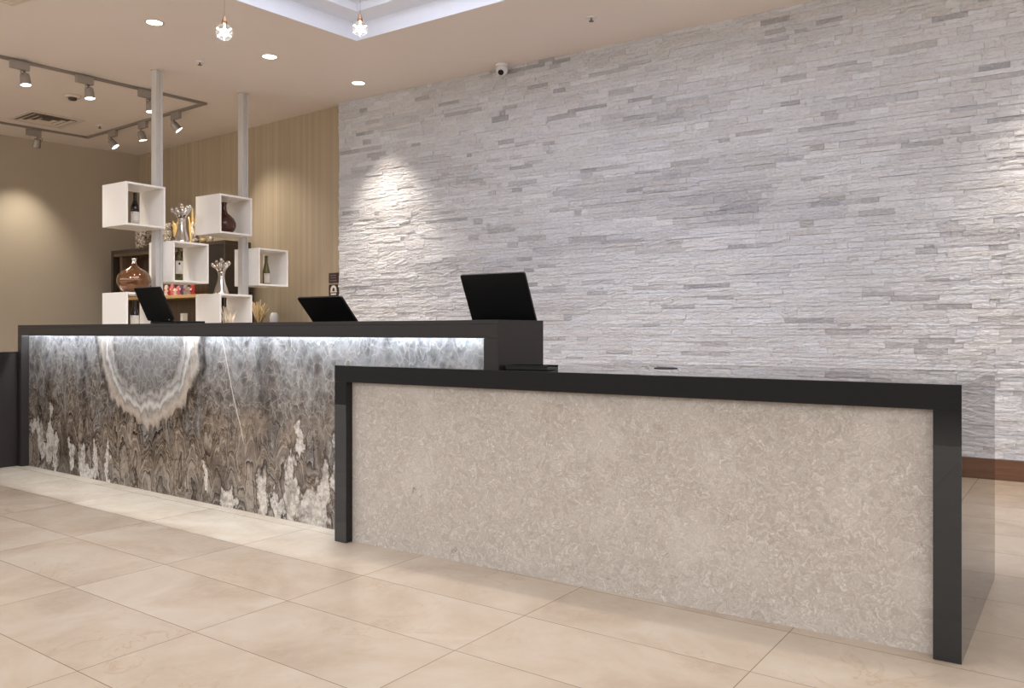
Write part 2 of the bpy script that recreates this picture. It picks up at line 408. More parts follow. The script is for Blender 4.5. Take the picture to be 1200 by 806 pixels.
# stacked-stone wall: every strip of stone its own block inside one wall mesh
def stone_wall():
    bm = bmesh.new(); tone = bm.faces.layers.float.new('tone'); warm = bm.faces.layers.float.new('warm')
    x0, x1, z0, z1 = -6.93, 1.9, 0.142, H_CEIL
    rnd = random.Random(11)
    darks = [(rnd.uniform(x0, x1), rnd.uniform(0.6, 3.3), rnd.uniform(.25, .8), rnd.uniform(.05, .11)) for _ in range(26)]
    darks += [(-3.45, 2.32, 0.55, 0.09), (-1.95, 1.98, 0.5, 0.10), (-2.6, 1.96, 0.35, 0.05)]
    zz = z0
    while zz < z1 - 0.004:
        hh = rnd.choice((0.024, 0.030, 0.034, 0.038, 0.044, 0.054)); 
        if zz + hh > z1 - 0.02: hh = z1 - zz
        xx = x0 - rnd.uniform(0, 0.02)
        while xx < x1:
            ww = rnd.choice((0.07, 0.10, 0.13, 0.17, 0.22, 0.28, 0.36)) * rnd.uniform(0.8, 1.2)
            if xx + ww > x1: ww = x1 - xx + 0.01
            dep = rnd.choice((0.0, 0.0015, 0.003, 0.0045, 0.0075))
            t = min(1, max(0, rnd.gauss(0.64, 0.11)))
            if rnd.random() < 0.07: t = rnd.uniform(0.05, 0.3)
            for (dx, dz, rx, rz) in darks:
                if abs(xx + ww / 2 - dx) < rx and abs(zz + hh / 2 - dz) < rz: t *= 0.55
            wv = max(0, min(1, rnd.gauss(0.25, 0.25) + (0.25 if zz < 1.3 else 0)))
            nx = max(2, int(ww / 0.055)); nz = 2
            gap = 0.0007
            grid = []
            for j in range(nz + 1):
                row = []
                for i in range(nx + 1):
                    e = 0.0 if (0 < i < nx and 0 < j < nz) else 0.0010
                    y = 6.717 - dep + e + rnd.uniform(-0.0028, 0.0028)
                    row.append(bm.verts.new((xx + gap + (ww - 2 * gap) * i / nx, y, zz + gap + (hh - 2 * gap) * j / nz)))
                grid.append(row)
            fs = []
            for j in range(nz):
                for i in range(nx):
                    fs.append(bm.faces.new((grid[j][i], grid[j][i + 1], grid[j + 1][i + 1], grid[j + 1][i])))
            # sides back to the wall core
            loop = [(v) for v in grid[0]] + [grid[1][nx]] + grid[2][::-1] + [grid[1][0]]
            back = [bm.verts.new((v.co.x, 6.75, v.co.z)) for v in loop]
            for k in range(len(loop)):
                k2 = (k + 1) % len(loop)
                fs.append(bm.faces.new((loop[k2], loop[k], back[k], back[k2])))
            for f in fs: f[tone] = t; f[warm] = wv
            xx += ww
        zz += hh
    # core slab behind the strips
    vs = [bm.verts.new((x, y, z)) for x in (x0 + 0.01, x1) for y in (6.745, 6.95) for z in (0, z1)]
    for f in ((0, 1, 3, 2), (4, 6, 7, 5), (0, 4, 5, 1), (2, 3, 7, 6), (0, 2, 6, 4), (1, 5, 7, 3)):
        fc = bm.faces.new([vs[i] for i in f]); fc[tone] = 0.1
    me = bpy.data.meshes.new('wall_back'); bm.to_mesh(me); bm.free(); me.materials.append(M['stone'])
    o = bpy.data.objects.new('wall_back', me); COL.objects.link(o)
    return struct(o)
stone_wall()
struct(MB().box(-6.92, 1.9, 6.695, 6.745, 0, 0.142).build('baseboard_back', M['basewood'], bevel=0.003))
# tan papered wall left of the stone, then the taupe wall turning the corner
struct(MB().prism([(-6.90, 6.785), (-6.90, 6.99), (-11.45, 7.27), (-11.371, 7.057)], 0, H_CEIL).build('wall_rear', M['tan']))
struct(MB().prism([(-11.371, 7.057), (-11.45, 7.27), (-11.75, 7.27), (-12.95, -0.5), (-12.63, -0.5)], 0, H_CEIL).build('wall_left', M['taupe']))

# ------------------------------------------------------------------ long reception desk (onyx front)
A = math.atan2(3.19 - 2.972, 4.64)
desk = thing('reception_desk', 'long dark-framed reception desk with a banded grey-brown onyx front under a lit edge', 'reception desk', (-2.105, 2.972, 0), -A)
LN = 4.645
mb = MB(); mb.box(-LN, 0, 0, 0.335, 1.055, 1.073).box(-LN, 0, 0, 0.016, 0.993, 1.0552)
mb.box(-LN, 0, 0.079, 0.335, 0.0, 1.0552)
for e0, e1 in ((-LN, -LN + 0.012), (-0.012, 0)): mb.box(e0, e1, 0.0158, 0.0792, 0.9931, 1.0551)
mb.build('counter_frame', M['satin'], desk, bevel=0.0015)
MB().box(0.0002, 0.004, 0, 0.335, 0, 1.073).build('end_panel', M['satin'], desk, bevel=0.0008)
MB().box(-LN, -LN + 0.055, 0, 0.0785, 0, 0.9928).build('end_post', M['satin'], desk, bevel=0.0015)
MB().box(-0.08, 0, 0, 0.0785, 0, 0.9928).build('end_post', M['satin'], desk, bevel=0.0015)
MB().box(-LN + 0.056, -0.081, 0.057, 0.0785, 0, 1.0545).build('front_panel', M['onyx'], desk)['label'] = 'grey and brown banded onyx front panel with white blotches along its foot'
MB().box(-LN + 0.06, -0.085, 0.0395, 0.0435, 1.0535, 1.0548).build('light_strip', M['led'], desk)['label'] = 'cool white light strip'
MB().box(-LN, -0.08, 0.336, 0.95, 0.70, 0.74).box(-LN, -LN + 0.03, 0.336, 0.93, 0, 0.70).box(-0.11, -0.08, 0.336, 0.93, 0, 0.70).build('worktop', M['satin'], desk, bevel=0.002)

# low dark wing returning towards the viewer at the desk's far end
wing = thing('low_screen', 'low dark panel standing against the far left end of the onyx desk', 'screen', (-6.803, 2.4, 0))
MB().box(-0.05, 0.05, -1.1, 1.2, 0, 0.85).build('panel', M['satin'], wing, bevel=0.002)
MB().box(-0.055, 0.055, -1.1, 1.2, 0.8502, 0.87).build('cap', M['satin'], wing, bevel=0.002)

# ------------------------------------------------------------------ lower desk (waterfall counter with cream stone front)
low = thing('low_counter', 'low dark waterfall counter with a cream flaked stone front', 'counter', (-3.042, 2.915, 0))
W = 2.7185
mb = MB(); mb.prism([(0, 0), (W, 0), (W, 1.1), (0.961, 1.1), (0.961, 0.0545), (0, 0.0545)], 0.778, 0.858)
mb.build('countertop', M['black'], low, bevel=0.0012)
MB().box(W - 0.08, W, 0, 1.1, 0, 0.7778).build('side_panel', M['black'], low, bevel=0.0012)
MB().box(0, 0.078, 0, 0.0545, 0, 0.7778).build('post', M['black'], low, bevel=0.0012)
MB().box(0.0785, W - 0.0805, 0.042, 0.0545, 0, 0.7775).build('front_panel', M['quartz'], low)['label'] = 'cream flaked stone front panel'
MB().box(0.966, W - 0.081, 0.055, 1.06, 0, 0.7775).build('cabinet_body', M['satin'], low)
mb = MB(); mb.lathe([(0.052, 0.8583), (0.052, 0.861), (0.044, 0.862), (0.040, 0.860), (0.040, 0.8583)], 1.478, 0.59, 32)
mb.build('cable_grommet', M['blackg'], low)

tray = thing('card_tray', 'small flat black tray lying on the low counter beside the tall desk end', 'tray', (-1.985, 3.055, 0.8585), R(6))
MB().box(-0.10, 0.10, -0.055, 0.055, 0, 0.012).build('tray_base', M['blackg'], tray, bevel=0.002)
MB().box(-0.10, 0.10, -0.055, -0.045, 0.0122, 0.02).box(-0.10, 0.10, 0.045, 0.055, 0.0122, 0.02).box(-0.10, -0.09, -0.045, 0.045, 0.0122, 0.02).build('rim', M['blackg'], tray)

# ------------------------------------------------------------------ screens behind the long desk
def lid_mesh(w, l, t=0.012, r=0.012):
    pts = []
    for cx, cz, a0 in ((w / 2 - r, r, -90), (w / 2 - r, l - r, 0), (-w / 2 + r, l - r, 90), (-w / 2 + r, r, 180)):
        for k in range(5):
            a = R(a0 + 22.5 * k); pts.append((cx + r * math.cos(a), cz + r * math.sin(a)))
    mb = MB(); mb.prism(pts, -t / 2, t / 2)
    for v in mb.bm.verts: v.co = Vector((v.co.x, v.co.z, v.co.y))
    return mb
def screen(x, y, z, w, l, tilt, label, foot_z):
    t = thing('flat_screen', label, 'screen', (x, y, foot_z), 0, 'screens at the reception desk')
    hz = z - foot_z
    lid = lid_mesh(w, l).build('screen_back', M['blackp'], t, bevel=0.0015); lid.location = (0, 0, hz); lid.rotation_euler = (R(tilt), 0, 0)
    gl = lid_mesh(w - 0.016, l - 0.016, 0.002).build('display', M['blackg'], lid); gl.location = (0, 0.0072, 0.008)
    ax = Vector((0, -math.sin(R(tilt)), math.cos(R(tilt)))) * 0.06
    MB().tube([(0, 0.05, 0.012), (0, 0.05, hz - 0.04), (0, ax.y + 0.03, hz + ax.z - 0.0), (0, ax.y + 0.009, hz + ax.z + 0.012)], 0.014).build('neck', M['blackp'], t)
    MB().lathe([(0.09, 0.0005), (0.09, 0.008), (0.08, 0.0118)], 0, 0.05).build('stand_base', M['blackp'], t)
    return t
screen(-2.3455, 3.366, 1.066, 0.376, 0.256, 24.6, 'large black screen leaning back above the right end of the onyx desk', 0.7402)
screen(-3.568, 3.468, 1.030, 0.355, 0.252, 42.0, 'smaller black screen tilted far back in front of the tan wall and its signs', 0.7402)
lap = thing('laptop', 'open black laptop standing on the onyx desk in front of the white cube shelves', 'laptop', (-4.948, 3.225, 1.0735), 0)
lid = lid_mesh(0.285, 0.232).build('lid', M['blackp'], lap, bevel=0.0015); lid.location = (0, 0, 0.022); lid.rotation_euler = (R(25.7), 0, 0)
lid2 = lid_mesh(0.268, 0.212, 0.002).build('display', M['blackg'], lid); lid2.location = (0, 0.0072, 0.01)
mb = MB(); mb.prism([(-0.1425, 0.012), (0.1425, 0.012), (0.1425, 0.225), (-0.1425, 0.225)], 0.002, 0.018); mb.build('keyboard_base', M['blackp'], lap, bevel=0.003)
mb = MB(); mb.tube([(-0.11, 0.004, 0.020), (0.11, 0.004, 0.020)], 0.0085, 12); mb.build('hinge', M['blackp'], lap)
for sx in (-0.12, 0.12):
    MB().lathe([(0.008, 0), (0.008, 0.002)], sx, 0.03, 12).build('rubber_foot', M['blackp'], lap)
MB().ball((0.098, -0.006, 0.026), 0.0055, 1).build('hinge_pin', M['chrome'], lap)['label'] = 'bright metal hinge pin'

# ------------------------------------------------------------------ display posts with cube shelves
PX = [(-7.52, 4.8565), (-7.48, 5.8415)]
posts = []
for i, (px, py) in enumerate(PX):
    t = thing('display_post', ['floor to ceiling aluminium post carrying the two top left white cubes', 'floor to ceiling aluminium post carrying the white cube with the brown vase'][i], 'post', (px, py, 0), 0, 'aluminium display posts')
    h = 0.038
    mb = MB(); mb.box(-h, h, -h, -0.012, 0.012, H_CEIL - 0.01).box(-h, h, 0.012, h, 0.012, H_CEIL - 0.01).box(-h + 0.006, h - 0.006, -0.0119, 0.0119, 0.012, H_CEIL - 0.01)
    mb.build('pole', M['alu'], t, bevel=0.0015)
    MB().box(-0.06, 0.06, -0.06, 0.06, 0, 0.0118).build('floor_plate', M['alu'], t)
    MB().lathe([(0.062, H_CEIL - 0.0098), (0.066, H_CEIL - 0.003), (0.066, H_CEIL - 0.0005)], 0, 0, 28).build('ceiling_collar', M['vent'], t)
CUBES = [  # x, y0, z0, side of the post (+1: post on its low-y side)
    (0, 4.415, 2.010, -1, 'white open cube shelf highest on the near post, holding a dark bottle'),
    (0, 4.8975, 1.506, 1, 'white open cube shelf with a green bottle, below the silver branching vase'),
    (1, 5.400, 2.027, -1, 'white open cube shelf holding the dark brown vase'),
    (1, 5.8835, 1.516, 1, 'white open cube shelf holding a green bottle against the bare tan wall'),
    (0, 4.415, 0.989, -1, 'white open cube shelf under the copper vase, behind the laptop'),
    (1, 5.400, 1.010, -1, 'white open cube shelf with cream coral inside, just above the desk edge'),
]
def cube_mesh(s=0.40, w=0.019):
    h = s / 2
    mb = MB(); mb.box(-h, h, 0, s, 0, w).box(-h, h, 0, s, s - w, s).box(-h, h, 0, w, w, s - w).box(-h, h, s - w, s, w, s - w)
    return mb
proto = None
for (pi, y0, z0, side, lab) in CUBES:
    px = PX[pi][0] + (0.0 if pi == 0 else 0.0)
    if proto is None:
        t = thing('cube_shelf', lab, 'shelf', (px, y0, z0), 0, 'white cube shelves')
        cube_mesh().build('shelf_box', M['lacquer'], t, bevel=0.0012)
        for zb in (0.12, 0.28):
            MB().tube([(0, 0.4002, zb), (0, 0.4012, zb)], 0.009, 12).build('bolt', M['slot'], t)
        proto = t
    else:
        t = copy_tree(proto); t.location = (px, y0, z0); tag(t, lab, 'shelf', 'white cube shelves')
    if side > 0:
        for ch in [k for k in bpy.data.objects if k.parent == t and k.name.startswith('bolt')]: ch.location = (0, -0.4016, 0)

# bottles
def bottle(x, y, z, glass, cap, h, r, label, lab_lo, lab_hi, rz, seal=False, slim=False):
    t = thing('wine_bottle', label, 'bottle', (x, y, z), rz, 'wine bottles in the cube shelves')
    k = h / 0.31
    prof = [(r * 0.9, 0), (r, 0.006), (r, 0.16 * k), (r * 0.93, 0.185 * k), (r * 0.62, 0.215 * k), (0.0165, 0.24 * k), (0.0148, 0.27 * k), (0.0148, 0.295 * k), (0.016, 0.298 * k), (0.016, h)]
    if slim: prof = [(r * 0.9, 0), (r, 0.006), (r, 0.13 * k), (r * 0.96, 0.15 * k), (r * 0.74, 0.19 * k), (r * 0.52, 0.225 * k), (0.016, 0.25 * k), (0.0148, 0.27 * k), (0.0148, 0.295 * k), (0.016, 0.298 * k), (0.016, h)]
    MB().lathe(prof, 0, 0, 28).build('body', glass, t)
    MB().lathe([(0.0166, 0.245 * k), (0.0162, 0.27 * k), (0.0162, 0.295 * k), (0.0172, 0.299 * k), (0.0172, h + 0.001), (0.010, h + 0.0015)], 0, 0, 24).build('capsule', cap, t)
    # label: part of a cylinder facing +x / -y
    bm = bmesh.new(); n = 14; a0, a1 = R(-95), R(35)
    for rr in (r + 0.0006, r + 0.0014):
        pass
    lo = [bm.verts.new(((r + 0.0009) * math.cos(a0 + (a1 - a0) * i / n), (r + 0.0009) * math.sin(a0 + (a1 - a0) * i / n), lab_lo)) for i in range(n + 1)]
    hi = [bm.verts.new((v.co.x, v.co.y, lab_hi)) for v in lo]
    for i in range(n): bm.faces.new((lo[i], lo[i + 1], hi[i + 1], hi[i])).smooth = True
    me = bpy.data.meshes.new('label'); bm.to_mesh(me); bm.free(); me.materials.append(M['label'])
    lb = bpy.data.objects.new('paper_label', me); COL.objects.link(lb); lb.parent = t
    sd = lb.modifiers.new('t', 'SOLIDIFY'); sd.thickness = 0.0008; sd.offset = 1
    if seal:
        for zc, ww, hh in ((lab_hi - 0.028, 0.016, 0.022), (lab_lo - 0.024, 0.018, 0.024)):
            MB().box(r + 0.0005, r + 0.0032, -ww / 2, ww / 2, zc - hh / 2, zc + hh / 2, Matrix.Rotation(R(-30), 4, 'Z')).build('emblem', M['ink'], t)['label'] = 'small black emblem'
    else:
        MB().box(r - 0.0008, r + 0.0022, -0.004, 0.004, lab_hi - 0.016, lab_hi - 0.008, Matrix.Rotation(R(-62), 4, 'Z')).build('emblem', M['ink'], t)
    return t
bottle(-7.52, 4.625, 2.0296, M['darkglass'], M['capsule'], 0.315, 0.040, 'dark wine bottle with a cream label in the highest cube shelf', 0.02, 0.135, 0)
bottle(-7.53, 5.105, 1.5256, M['greenglass'], M['greencap'], 0.33, 0.037, 'olive green bottle with a tall white label under the silver branching vase', 0.075, 0.205, 0, seal=True)
bottle(-7.50, 6.165, 1.5356, M['greenglass'], M['greencap'], 0.325, 0.039, 'olive green bottle in the cube shelf against the bare tan wall', 0.022, 0.13, R(20), slim=True)
bottle(-7.52, 4.62, 1.0086, M['darkglass'], M['capsule'], 0.315, 0.040, 'dark bottle in the cube shelf just behind the laptop', 0.06, 0.17, 0)

# vases
t = thing('teardrop_vase', 'copper coloured teardrop vase with a clear neck on top of a white cube', 'vase', (-7.52, 4.615, 1.3895))
pr = [(0.06, 0), (0.085, 0.004), (0.125, 0.04), (0.152, 0.095), (0.155, 0.13), (0.14, 0.175), (0.10, 0.215), (0.05, 0.245), (0.028, 0.265), (0.021, 0.285)]
MB().lathe(pr, 0, 0, 40).build('body', M['copper'], t)
MB().lathe([(0.0205, 0.2852), (0.018, 0.30), (0.019, 0.318), (0.027, 0.332), (0.025, 0.333), (0.016, 0.317), (0.015, 0.30), (0.0175, 0.2852)], 0, 0, 28, cap=False).build('neck', M['chrome'], t)['label'] = 'clear shiny glass neck'
t = thing('teardrop_vase', 'dark brown teardrop vase inside an upper white cube', 'vase', (-7.46, 5.585, 2.0466))
pr = [(0.05, 0), (0.075, 0.004), (0.108, 0.04), (0.122, 0.085), (0.120, 0.115), (0.10, 0.155), (0.066, 0.19), (0.036, 0.215), (0.024, 0.25), (0.024, 0.30), (0.031, 0.325), (0.027, 0.325), (0.018, 0.30)]
MB().lathe(pr, 0, 0, 40).build('body', M['brown'], t)
def silver(x, y, z, h, label, rz):
    t = thing('branching_vase', label, 'vase', (x, y, z), rz, 'silver branching vases')
    k = h / 0.385
    MB().lathe([(0.078, 0), (0.080, 0.008), (0.074, 0.03 * k), (0.060, 0.075 * k), (0.046, 0.12 * k), (0.036, 0.17 * k), (0.032, 0.21 * k), (0.036, 0.235 * k), (0.043, 0.252 * k)], 0, 0, 28).build('body', M['chrome'], t)
    rnd = random.Random(5)
    for i in range(9):
        a = 2 * PI * i / 8 + 0.3; out = 0.082 if i < 8 else 0.0
        lean = out * (0.75 + 0.35 * rnd.random()); top = (0.325 + 0.045 * rnd.random()) * k if i < 8 else 0.385 * k
        if i in (3, 4): lean *= 1.15; top -= 0.03 * k
        p = [(0.018 * math.cos(a), 0.018 * math.sin(a), 0.245 * k), (0.5 * lean * math.cos(a), 0.5 * lean * math.sin(a), 0.29 * k), (lean * math.cos(a), lean * math.sin(a), top)]
        mb = MB().tube(p, [0.017, 0.015, 0.018], 12); mb.ball(Vector(p[2]), 0.0185, 3, (1, 1, 1.25))
        mb.build('branch', M['chrome'], t)
    return t
silver(-7.52, 5.125, 1.9068, 0.385, 'silver branching vase standing on the cube with the green bottle, left of the brown vase', 0)
silver(-7.48, 5.565, 1.4108, 0.36, 'silver branching vase on the lowest right cube in front of a black panel', R(70))
def coral(name, label, mat, x, y, z, h, spread, seed, n=11):
    t = thing(name, label, 'ornament', (x, y, z)); rnd = random.Random(seed)
    MB().ball((0, 0, 0.02), 0.03, 2, (1.2, 1.2, 0.66)).build('base', mat, t)
    for i in range(n):
        a = 2 * PI * i / n + rnd.uniform(-.3, .3); s = spread * rnd.uniform(.35, 1); hh = h * rnd.uniform(.6, 1)
        p0 = Vector((0.01 * math.cos(a), 0.01 * math.sin(a), 0.03)); p1 = Vector((s * .55 * math.cos(a), s * .55 * math.sin(a), hh * .5)); p2 = Vector((s * math.cos(a), s * math.sin(a), hh))
        mb = MB().tube([p0, p1, p2], [0.011, 0.009, 0.006], 8); mb.ball(p2, 0.008, 1)
        for q in (1, -1):
            b = p1 + Vector((0.03 * math.cos(a + q * 1.2), 0.03 * math.sin(a + q * 1.2), hh * .28)); mb.tube([p1, b], [0.008, 0.005], 7); mb.ball(b, 0.0065, 1)
        mb.build('branch', mat, t)
    return t
coral('coral_ornament', 'cream branching coral inside the lowest right white cube', M['coral'], -7.42, 5.60, 1.0294, 0.26, 0.085, 3, 15)

# ------------------------------------------------------------------ back bar unit and what stands on it
u = thing('back_bar', 'dark framed shelving unit with brown backs against the tan wall behind the white cubes', 'shelving unit', (-9.83, 6.45, 0))
xl, xr = -1.23, 1.235
mb = MB(); mb.box(xl, xr, 0, 0.38, 2.085, 2.13).box(xl, xl + 0.05, 0, 0.38, 1.10, 2.0848).box(xr - 0.03, xr, 0, 0.38, 1.10, 2.0848).build('frame', M['unitdark'], u, bevel=0.002)
MB().box(xl, 2.30, 0, 0.38, 0.0, 1.0998).build('lower_cabinet', M['unitdark'], u, bevel=0.002)
MB().box(xl + 0.0505, xr - 0.0305, 0.355, 0.3795, 1.1005, 2.0843).build('back_panel', M['unitback'], u)
MB().box(xl + 0.0505, xr - 0.36, 0.01, 0.354, 2.045, 2.0845).box(xl + 0.13, xl + 0.19, 0.05, 0.354, 1.1005, 2.0445).build('upright', M['unitback'], u)
MB().box(xl + 0.195, xr - 0.355, 0.01, 0.354, 1.452, 1.492).build('shelf_board', M['shelfwood'], u, bevel=0.002)['label'] = 'light wood shelf'
MB().box(xr - 0.35, xr - 0.0305, 0.005, 0.354, 1.5, 2.0845).build('door', M['unitblack'], u, bevel=0.002)['label'] = 'black cabinet door'
MB().box(xr - 0.352, xr - 0.32, 0.01, 0.354, 1.1005, 1.499).build('side_board', M['unitback'], u)

def mosaic(x, y, z, h, r, label):
    t = thing('mosaic_vase', label, 'vase', (x, y, z), 0, 'shell mosaic vases')
    MB().lathe([(r * .9, 0), (r, 0.01), (r, h - 0.012), (r * .94, h), (r * .86, h), (r * .84, h - 0.02)], 0, 0, 28).build('body', M['mosaic'], t)
    MB().lathe([(r * .88, h + 0.0005), (r * 0.98, h + 0.006), (r * .88, h + 0.012)], 0, 0, 28).build('rim', M['mosaic'], t)
    return t
mosaic(-10.53, 6.60, 2.1304, 0.30, 0.105, 'round shell mosaic vase on the back bar under the highest white cube')
mosaic(-9.99, 6.62, 2.1304, 0.30, 0.085, 'shell mosaic vase on the back bar just right of the near aluminium post')
mosaic(-9.40, 6.60, 2.1304, 0.27, 0.045, 'slim shell mosaic vase on the back bar beside the brown vase cube')
def leafy(x, y, z, h, label, rz):
    t = thing('leaf_sculpture', label, 'sculpture', (x, y, z), rz, 'gold leaf sculptures')
    MB().lathe([(0.05, 0), (0.05, 0.02), (0.02, 0.03)], 0, 0, 20).build('base', M['gold'], t)
    for s in (-1, 0, 1):
        mb = MB(); n = 12; L = h * (1.0 if s == 0 else 0.78)
        prev = None
        for i in range(n + 1):
            q = i / n; w = 0.045 * math.sin(PI * (0.08 + 0.92 * q)) + 0.002; bx = s * 0.07 * q * q + 0.01 * s
            z1 = 0.025 + L * q
            cur = [mb.bm.verts.new((bx - w, 0.02 * s - 0.004, z1)), mb.bm.verts.new((bx, 0.02 * s - 0.016, z1)), mb.bm.verts.new((bx + w, 0.02 * s - 0.004, z1)), mb.bm.verts.new((bx, 0.02 * s + 0.006, z1))]
            if prev:
                for k in range(4): mb.bm.faces.new((prev[k], prev[(k + 1) % 4], cur[(k + 1) % 4], cur[k]))
            else: mb.bm.faces.new(cur[::-1])
            prev = cur
        mb.bm.faces.new(prev)
        mb.build('leaf', M['gold'], t)
leafy(-9.76, 6.62, 2.1304, 0.40, 'gold leaf sculpture partly behind the upper silver branching vase', R(20))
leafy(-9.53, 6.66, 2.1304, 0.46, 'gold leaf sculpture between the upper silver vase and the brown vase cube', R(-15))
for i, (x, h, r, m, lab) in enumerate(((-9.24, 0.045, 0.05, 'mosaic', 'low mosaic bowl on the back bar beneath the brown vase cube'), (-9.08, 0.05, 0.04, 'gold', 'small gold bowl on the back bar beneath the brown vase cube'), (-8.93, 0.07, 0.025, 'cream', 'small cream cup on the back bar above its black door'))):
    t = thing('small_bowl', lab, 'bowl', (x, 6.50, 2.1304))
    MB().lathe([(r * .5, 0), (r * .9, h * .5), (r, h), (r * .92, h), (r * .8, h * .5)], 0, 0, 20).build('bowl_body', M[m], t)

# snack packets on the light wood shelf
PK = [('brownp', .075, .15, 'brown packet at the near post end of the light wood shelf'), ('cream', .06, .14, 'cream packet beside the brown packet on the light wood shelf'), ('red', .045, .11, 'slim red packet between cream packets on the light wood shelf'),
      ('pink', .06, .15, 'pale pink packet on the light wood shelf'), ('cream', .05, .09, 'short cream packet beside the pale pink packet'), ('pink', .06, .12, 'pink packet left of the purple packet'),
      ('purple', .06, .15, 'purple packet on the light wood shelf'), ('grey', .065, .14, 'grey packet right of the purple packet'), ('grey', .05, .10, 'short grey packet between the purple and the red packets'), ('red', .08, .13, 'wide red packet at the black door end of the light wood shelf')]
xx = -10.02
for (m, w, h, lab) in PK:
    t = thing('snack_packet', lab, 'packet', (xx + w / 2, 6.53, 1.4923), random.uniform(-.15, .15), 'packets on the light wood shelf')
    mb = MB(); hw = w / 2
    secs = [(0, .008), (.15, .022), (.5, .028), (.85, .020), (1, .004)]; prev = None
    for (q, d) in secs:
        zz = q * h; cur = [mb.bm.verts.new(p) for p in ((-hw, 0, zz), (-hw * .5, -d, zz), (hw * .5, -d, zz), (hw, 0, zz), (hw * .5, d, zz), (-hw * .5, d, zz))]
        if prev:
            for k in range(6): mb.bm.faces.new((prev[k], prev[(k + 1) % 6], cur[(k + 1) % 6], cur[k]))
        else: mb.bm.faces.new(cur[::-1])
        prev = cur
    mb.bm.faces.new(prev); mb.build('packet_bag', M[m], t)
    MB().box(-hw * .5, hw * .5, -0.0305, -0.0285, h * .42, h * .6).build('packet_band', M['cream' if m not in ('cream', 'grey') else 'red'], t)
    xx += w + 0.012
t = thing('paper_box', 'small white folded box on the ledge below the light wood shelf', 'box', (-9.56, 6.55, 1.1003), R(-20))
MB().box(-0.055, 0.055, -0.03, 0.03, 0, 0.145).build('box_body', M['label'], t, bevel=0.002)
MB().prism([(-0.057, -0.032), (0.057, -0.032), (0.057, 0.032), (-0.057, 0.032)], 0.1452, 0.158).build('lid', M['label'], t)
coral('coral_ornament', 'pale gold coral ornament right of the lowest white cubes', M['coralgold'], -8.06, 6.52, 1.1003, 0.30, 0.13, 8, 18)
t = thing('tea_light_holder', 'small white tapered cup beside the gold coral, just above the desk edge', 'cup', (-7.83, 6.55, 1.1003))
MB().lathe([(0.05, 0), (0.05, 0.10), (0.032, 0.145), (0.026, 0.145), (0.04, 0.10)], 0, 0, 24).build('cup_body', M['plastic'], t)
MB().lathe([(0.024, 0.11), (0.024, 0.125)], 0, 0, 16).build('candle', M['cream'], t)

# ------------------------------------------------------------------ plaques on the tan wall
ang = math.atan2(6.785 - 7.057, -6.90 + 11.371)
def on_tan(x): return 6.785 + (x + 6.90) * math.tan(ang)
def plaque(zc, h, label, icon):
    x = -7.10; t = thing('wall_plaque', label, 'sign', (x, on_tan(x) - 0.0005, zc), ang, 'plaques on the tan wall')
    MB().box(-0.083, 0.083, -0.008, 0, -h / 2, h / 2).build('plate', M['signbrown'], t, bevel=0.001)
    if not icon:
        mb = MB(); rnd = random.Random(2)
        for r_, zz in enumerate((0.028, 0.0, -0.032)):
            x_ = -0.062 + 0.012 * (r_ == 1)
            while x_ < 0.05 - 0.012 * (r_ == 1):
                w = rnd.uniform(.008, .018); mb.box(x_, x_ + w, -0.0095, -0.0081, zz - .006, zz + .006); x_ += w + .005
        mb.build('lettering', M['signdim'], t)['label'] = 'three lines of small dim lettering'
    else:
        mb = MB(); n = 14
        for i in range(n):
            a0, a1 = PI * i / n, PI * (i + 1) / n
            pts = [(0.05 * math.cos(a0), 0.028 + 0.045 * math.sin(a0)), (0.05 * math.cos(a1), 0.028 + 0.045 * math.sin(a1)), (0.02 * math.cos(a1), 0.028 + 0.018 * math.sin(a1)), (0.02 * math.cos(a0), 0.028 + 0.018 * math.sin(a0))]
            f = [mb.bm.verts.new((p[0], -0.0095, p[1])) for p in pts]; b = [mb.bm.verts.new((p[0], -0.0081, p[1])) for p in pts]
            mb.bm.faces.new(f)
            for k in range(4): mb.bm.faces.new((f[k], b[k], b[(k + 1) % 4], f[(k + 1) % 4]))
        mb.box(-0.05, -0.02, -0.0095, -0.0081, 0.008, 0.028).box(0.02, 0.05, -0.0095, -0.0081, 0.008, 0.028)
        mb.box(-0.056, 0.056, -0.0095, -0.0081, -0.006, 0.006)
        mb.build('pictogram', M['signwhite'], t)['label'] = 'white arched pictogram'
        MB().box(-0.046, 0.046, -0.0095, -0.0081, -0.036, -0.018).build('lettering', M['signwhite'], t)
        MB().box(-0.054, 0.054, -0.0095, -0.0081, -0.068, -0.046).build('lettering', M['signwhite'], t)
plaque(1.637, 0.112, 'dark brown plaque with three dim lines of text, upper of two on the tan wall', False)
plaque(1.478, 0.165, 'dark brown plaque with a white arched pictogram, just above the tilted screen', True)

# ------------------------------------------------------------------ ceiling fittings
ZR = 3.555
t = thing('lighting_track', 'rectangular grey lighting track on the ceiling above the white cubes', 'lighting track', (-9.5, 4.5, H_CEIL))
pts = [(-8.40, 2.9), (-8.148, 5.845), (-10.842, 5.995), (-11.08, 3.6)]
mb = MB()
def bar(mb, a, b, w, z0, z1):
    a, b = Vector(a), Vector(b); d = (b - a).normalized(); nrm = Vector((-d.y, d.x)) * w / 2
    a2, b2 = a - d * w / 2, b + d * w / 2
    mb.prism([(p.x + 9.5, p.y - 4.5) for p in (a2 - nrm, b2 - nrm, b2 + nrm, a2 + nrm)], z0 - H_CEIL, z1 - H_CEIL)
for k, (a, b) in enumerate(zip(pts, pts[1:])):
    mb = MB(); bar(mb, a, b, 0.036, ZR + 0.0006 * k, H_CEIL - 0.0005 - 0.0004 * k); mb.build('rail', M['rail'], t)
